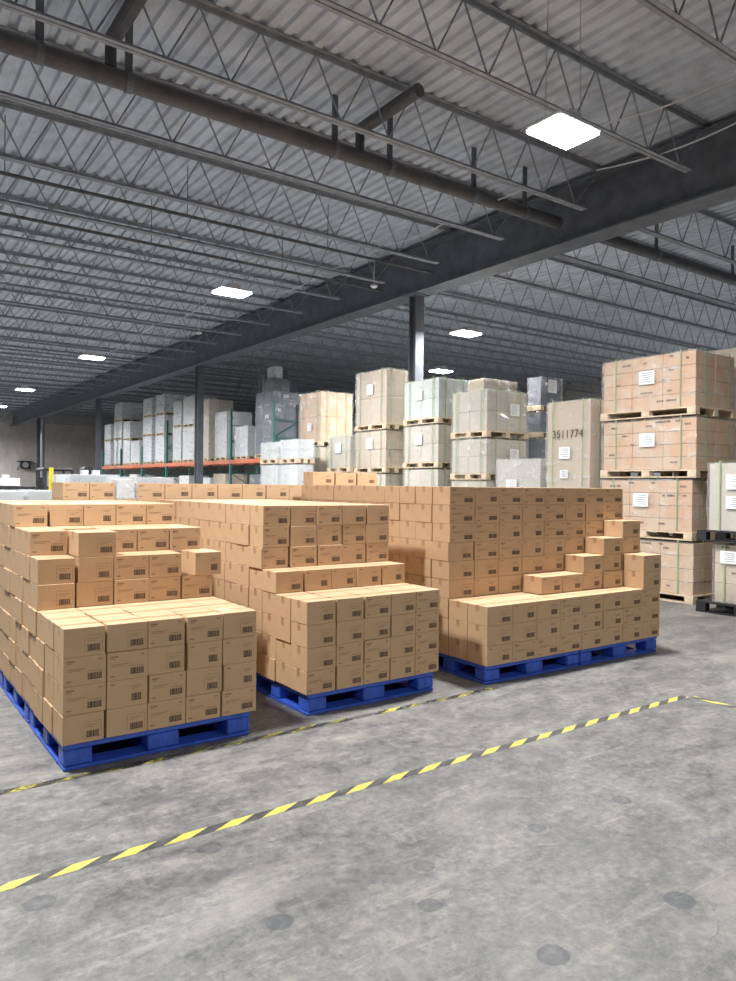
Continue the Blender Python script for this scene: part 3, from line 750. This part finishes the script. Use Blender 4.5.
for k in range(6):
    for xx in (0, RX1-RX0-.06):
        b = MB().box(xx, xx+.06, ups[k]-ups[0]+.057, ups[k+1]-ups[0]-.057, RB-.15, RB); b.box(xx-.006, xx, ups[k]-ups[0]+.06, ups[k+1]-ups[0]-.06, RB-.10, RB-.04)
        b.build('beam', M['orange'], rack)
    w = MB()
    for q in range(17): w.bar((.0, ups[k]-ups[0]+.2+.19*q, RB+.004), (RX1-RX0, ups[k]-ups[0]+.2+.19*q, RB+.004), .004, 4)
    for q in range(6): w.bar((.08+.17*q, ups[k]-ups[0]+.05, RB+.006), (.08+.17*q, ups[k+1]-ups[0]-.05, RB+.006), .004, 4)
    w.build('wire_deck', M['grey'], rack)
RT = RB+.014
def rack_pile(ua, ub, rows, what, inner, dx=1.12, wrap='wrapthick', x0=RX0+.05):
    ya, yb = y_on(x0, ub), y_on(x0, ua)        # ua is the far (left) pixel
    zs = [z_at(x0, ya, v) for v in rows]; za = RT; n = len(rows)
    for k, zt in enumerate(zs):
        pos = '' if n == 1 else (['lower ', 'upper '][k] if n == 2 else ['lowest ', 'middle ', 'highest '][k])
        wood_pallet(x0, x0+dx, ya, yb, za, .11, 'wooden pallet under %sload of %s' % (pos, what))
        wrapped('wrapped_load', x0+.02, x0+dx-.02, ya+.02, yb-.02, za+.111, zt, inner[k] if isinstance(inner, (list, tuple)) else inner, '%sload of %s' % (pos, what), 'wrapped load', wrap, [], 0, 'wrapped loads on the rack')
        za = zt+.016
rack_pile(104, 110, (441, 424), 'narrow grey pile at the far left rack end', 'greyload')
rack_pile(113.5, 121, (439.5, 421, 402), 'tall silver pile, second from the far rack end', 'greyload')
rack_pile(122.5, 129.3, (440, 421), 'silver pile beside the tall silver pile', 'whiteload')
rack_pile(130.2, 139, (440.5,), 'low bright white pile on the rack', 'whiteload')
rack_pile(142, 151, (436, 416.5, 397.5), 'narrow tall grey pile left of the green upright', 'greyload', .95)
rack_pile(154.5, 163.5, (435, 414.5, 393.5), 'narrow tall silver pile touching the green upright', 'greyload')
rack_pile(172.2, 180.5, (427, 400), 'pale pile right of the green upright', 'greenload')
rack_pile(182, 193.5, (426, 395), 'shiny pale pile behind the dark column', 'whiteload')
rack_pile(199.5, 208, (398.5,), 'tall cream pile just right of the dark column', 'pale', 1.12, 'wrap')
rack_pile(214, 226, (411,), 'cream pile left of the bare green upright', 'whiteload', 1.12, 'wrap')
rack_pile(234, 247, (425.5,), 'low silver pile near the dark bundle', 'whiteload', 1.0)
# mass of dark equipment wrapped together at the near end of the rack
my0 = ups[0]+.14; mx0 = RX0+.03; q = 1.247
wood_pallet(mx0, mx0+1.14, my0, my0+1.3, RT, .13, 'wooden pallet under the dark equipment bundle on the rack')
zt = z_at(mx0, my0, 390.5)
wrapped('equipment_bundle', mx0+.03, mx0+1.11, my0+.03, my0+1.27, RT+.131, zt, 'blueload', 'dark blue grey equipment bundled in clear wrap on rack end', 'equipment bundle', 'wrap', [('y', 0, .93, .2, .12), ('x', -.5, .6, .3, .12)], 0, None, 4)
z1 = z_at(mx0, my0, 377); z2 = z_at(mx0, my0, 365); zt += .02
wrapped('equipment_case', mx0+.10, mx0+.76, my0+.1, my0+.85, zt, z1, 'darkload', 'black equipment case on top of the dark bundle, lower one', 'case', 'wrap')
wrapped('equipment_case', mx0+.80, mx0+1.10, my0+.12, my0+.95, zt, z_at(mx0, my0, 376), 'darkload', 'black upright case on right corner of the dark bundle', 'case', None)
wrapped('equipment_case', mx0+.20, mx0+.50, my0+.15, my0+.7, z1+.02, z2, 'greyload', 'small shiny case topping the dark bundle', 'case', 'wrapthick')
wrapped('equipment_case', mx0+.54, mx0+.74, my0+.15, my0+.6, z1+.02, z2-.1, 'darkload', 'small black case beside the topmost shiny case', 'case', None)
f = MB()
for yy in (my0+.92, my0+1.2): f.bar((mx0+.12, yy, zt-.006), (mx0+.12, yy, zt+.6), .018, 6)
f.bar((mx0+.12, my0+.92, zt+.6), (mx0+.12, my0+1.2, zt+.6), .018, 6)
tag(f.build('metal_frame', M['grey']), 'thin metal frame standing on left of the dark bundle', 'frame')
for yy, zt_, inn, lab in ((23.6, 2.05, 'darkload', 'dark wrapped load under the near rack bay'), (26.9, 2.1, 'tan', 'tan wrapped load under the second rack bay'), (28.4, 1.95, 'whiteload', 'white wrapped load under the rack behind dark column'),
                     (30.7, 2.05, 'whiteload', 'white load under the third rack bay'), (34.2, 2.0, 'greyload', 'grey wrapped load under the fourth rack bay'), (37.8, 2.15, 'whiteload', 'white wrapped load under the fifth rack bay'), (41.2, 2.1, 'greyload', 'grey wrapped load under the farthest rack bay')):
    wood_pallet(12.2, 13.2, yy, yy+1.2, 0, .13, 'wooden pallet below the ' + lab)
    wrapped('wrapped_load', 12.23, 13.17, yy+.03, yy+1.17, .131, zt_, inn, lab, 'wrapped load', 'wrap')
wrapped('wrapped_load', 15.0, 16.2, 25.0, 27.2, 0, z_at(15.0, 25.0, 412), 'tan', 'tan wrapped load standing behind the near rack bays', 'wrapped load', 'wrap')

# ------------------------------------------------------------------ clutter at the far left
for (ua, ub, x0, vt, lab) in ((70, 118, 3.0, 475, 'long grey wrapped load behind the back row, left one'), (104, 143, 3.75, 478, 'long grey wrapped load behind the back row, right one')):
    yb = 11.6
    xa, xb = x_on(yb, ua), x_on(yb, ub)
    wrapped('wrapped_load', xa, xb, yb + (0 if vt == 475 else -1.3), yb+.9 + (0 if vt == 475 else -1.1), 0.0, z_at((xa+xb)/2, yb, vt), 'whiteload', lab, 'wrapped load', 'wrapthick')
yb = 13.5; x = x_on(yb, 51)
bo = tag(MB().bar((x, yb, 0), (x, yb, z_at(x, yb, 467.5)), .036, 16).build('bollard', M['yellow']), 'yellow post standing before the dark cart at far left', 'post')
# tubular black cart with a grey load, white carton on a black bench, machine, wall bracket
yb = 15.5; xa, xb = x_on(yb, 45), x_on(yb, 72); zt = z_at(xa, yb, 469)
ct = empty('tube_cart', (xa, yb, 0), 'black tube cart with grey panel behind the yellow post', 'cart')
f = MB(); W = xb-xa
for xx in (0, W):
    for yy in (0, .7): f.bar((xx, yy, .12), (xx, yy, zt), .03, 8)
for yy in (0, .7): f.bar((0, yy, zt), (W, yy, zt), .03, 8); f.bar((0, yy, .3), (W, yy, .3), .03, 8)
for xx in (0, W): f.bar((xx, 0, zt), (xx, .7, zt), .03, 8)
f.build('frame', M['black'], ct); MB().box(.05, W-.05, .03, .06, .35, zt-.1).build('panel', M['grey'], ct)
MB().box(.02, W-.02, .0, .7, .3, .34).build('shelf', M['black'], ct)
for xx in (.04, W-.04):
    for yy in (.04, .66): MB().bar((xx-.02, yy, .06), (xx+.02, yy, .06), .06, 12).build('wheel', M['black'], ct)
yb = 17.; xa, xb = x_on(yb, 80), x_on(yb, 95); zt = z_at(xa, yb, 461)
mc = empty('machine', (xa, yb, 0), 'black machine with white rolls left of the far column', 'machine')
MB().box(0, xb-xa, 0, .7, .0, zt-.55, bev=.02).build('base', M['black'], mc); MB().box(.12, xb-xa-.02, .1, .6, zt-.55, zt-.12, bev=.05).build('head', M['black'], mc)
for q in range(2): MB().bar((.1+.25*q, .05, zt-.6), (.1+.25*q, .05, zt-.2), .09, 14).build('roll', M['white'], mc)
for ua, ub, y0, vt, inn, lab in ((29, 60, 10.6, 491, 'whiteload', 'low white wrapped load just behind the left stack'), (-6, 24, 10.6, 491.5, 'greyload', 'low grey wrapped load at the left edge behind the left stack')):
    xa, xb = x_on(y0, ua), x_on(y0, ub); wrapped('wrapped_load', xa, xb, y0, y0+.8, 0, z_at(xa, y0, vt), inn, lab, 'wrapped load', 'wrapthick')
yb = 13.; xa, xb = x_on(yb, 37), x_on(yb, 46); zt = z_at(xa, yb, 477.5)
bn = MB(); g = bmesh.ops.create_cone(bn.b, cap_ends=True, segments=20, radius1=(xb-xa)*.42, radius2=(xb-xa)*.5, depth=zt-.06, matrix=Matrix.Translation((0, 0, zt/2-.03)))
bn.bar((0, 0, zt-.06), (0, 0, zt), (xb-xa)*.36, 20)
tag(bn.build('barrel', M['black'], None, ((xa+xb)/2, yb, 0)), 'black barrel beside the yellow post at far left', 'barrel')
yb = 14.5; xa, xb = x_on(yb, 3), x_on(yb, 21); z0 = z_at(xa, yb, 486)
be = empty('work_bench', (xa-.5, yb, 0), 'dark bench at far left holding a white carton', 'bench')
MB().box(0, 1.7, 0, .7, z0-.06, z0-.002).build('bench_top', M['black'], be)
for xx in (.05, 1.6):
    for yy in (.05, .6): MB().box(xx, xx+.06, yy, yy+.06, 0, z0-.06).build('leg', M['grey'], be)
MB().box(.1, 1.6, .1, .6, .35, .40).build('shelf', M['grey'], be)
b = MB().box(xa, xb, yb+.1, yb+.55, z0, z_at(xa, yb, 478), bev=.006); b.box(xa, xa+.12, yb+.1, yb+.12, z_at(xa, yb, 478), z_at(xa, yb, 474.5))
tag(b.build('white_carton', M['paper']), 'open white carton on the dark bench at far left', 'carton')
# black heater bracketed to the back wall
p = Vector((x_on(YN-.6, 25), YN-.6, 0)); zt = z_at(p.x, p.y, 461)
h = empty('unit_heater', (p.x, YN, zt), 'black fan unit bracketed on the grey back wall at left', 'heater')
MB().box(-.55, .55, -.9, 0, -.05, 0).build('bracket', M['black'], h); MB().box(-.32, .32, -.8, -.2, -.62, -.05, bev=.05).build('body', M['black'], h)
MB().bar((0, -.82, -.33), (0, -.8, -.33), .24, 20).build('fan_grille', M['grey'], h)
for s in (-1, 1): MB().bar((s*.5, -.05, -.7), (s*.3, -.7, -.06), .03, 6).build('brace', M['black'], h)
# white downpipe beside the farthest column
tag(MB().bar((x_on(55.6, 42.2), 55.6, .0), (x_on(55.6, 42.2), 55.6, HG-.05), .13, 14).build('downpipe', M['grey']), 'white downpipe beside the farthest dark column', 'pipe')

# ------------------------------------------------------------------ world and colour
wd = bpy.data.worlds.new('world'); sc.world = wd; wd.use_nodes = True
wd.node_tree.nodes['Background'].inputs[0].default_value = (.6, .65, .75, 1); wd.node_tree.nodes['Background'].inputs[1].default_value = .05
sc.view_settings.view_transform = 'Standard'; sc.view_settings.look = 'None'
sc.view_settings.gamma = 1; sc.view_settings.use_curve_mapping = False
sc.view_settings.exposure = .72
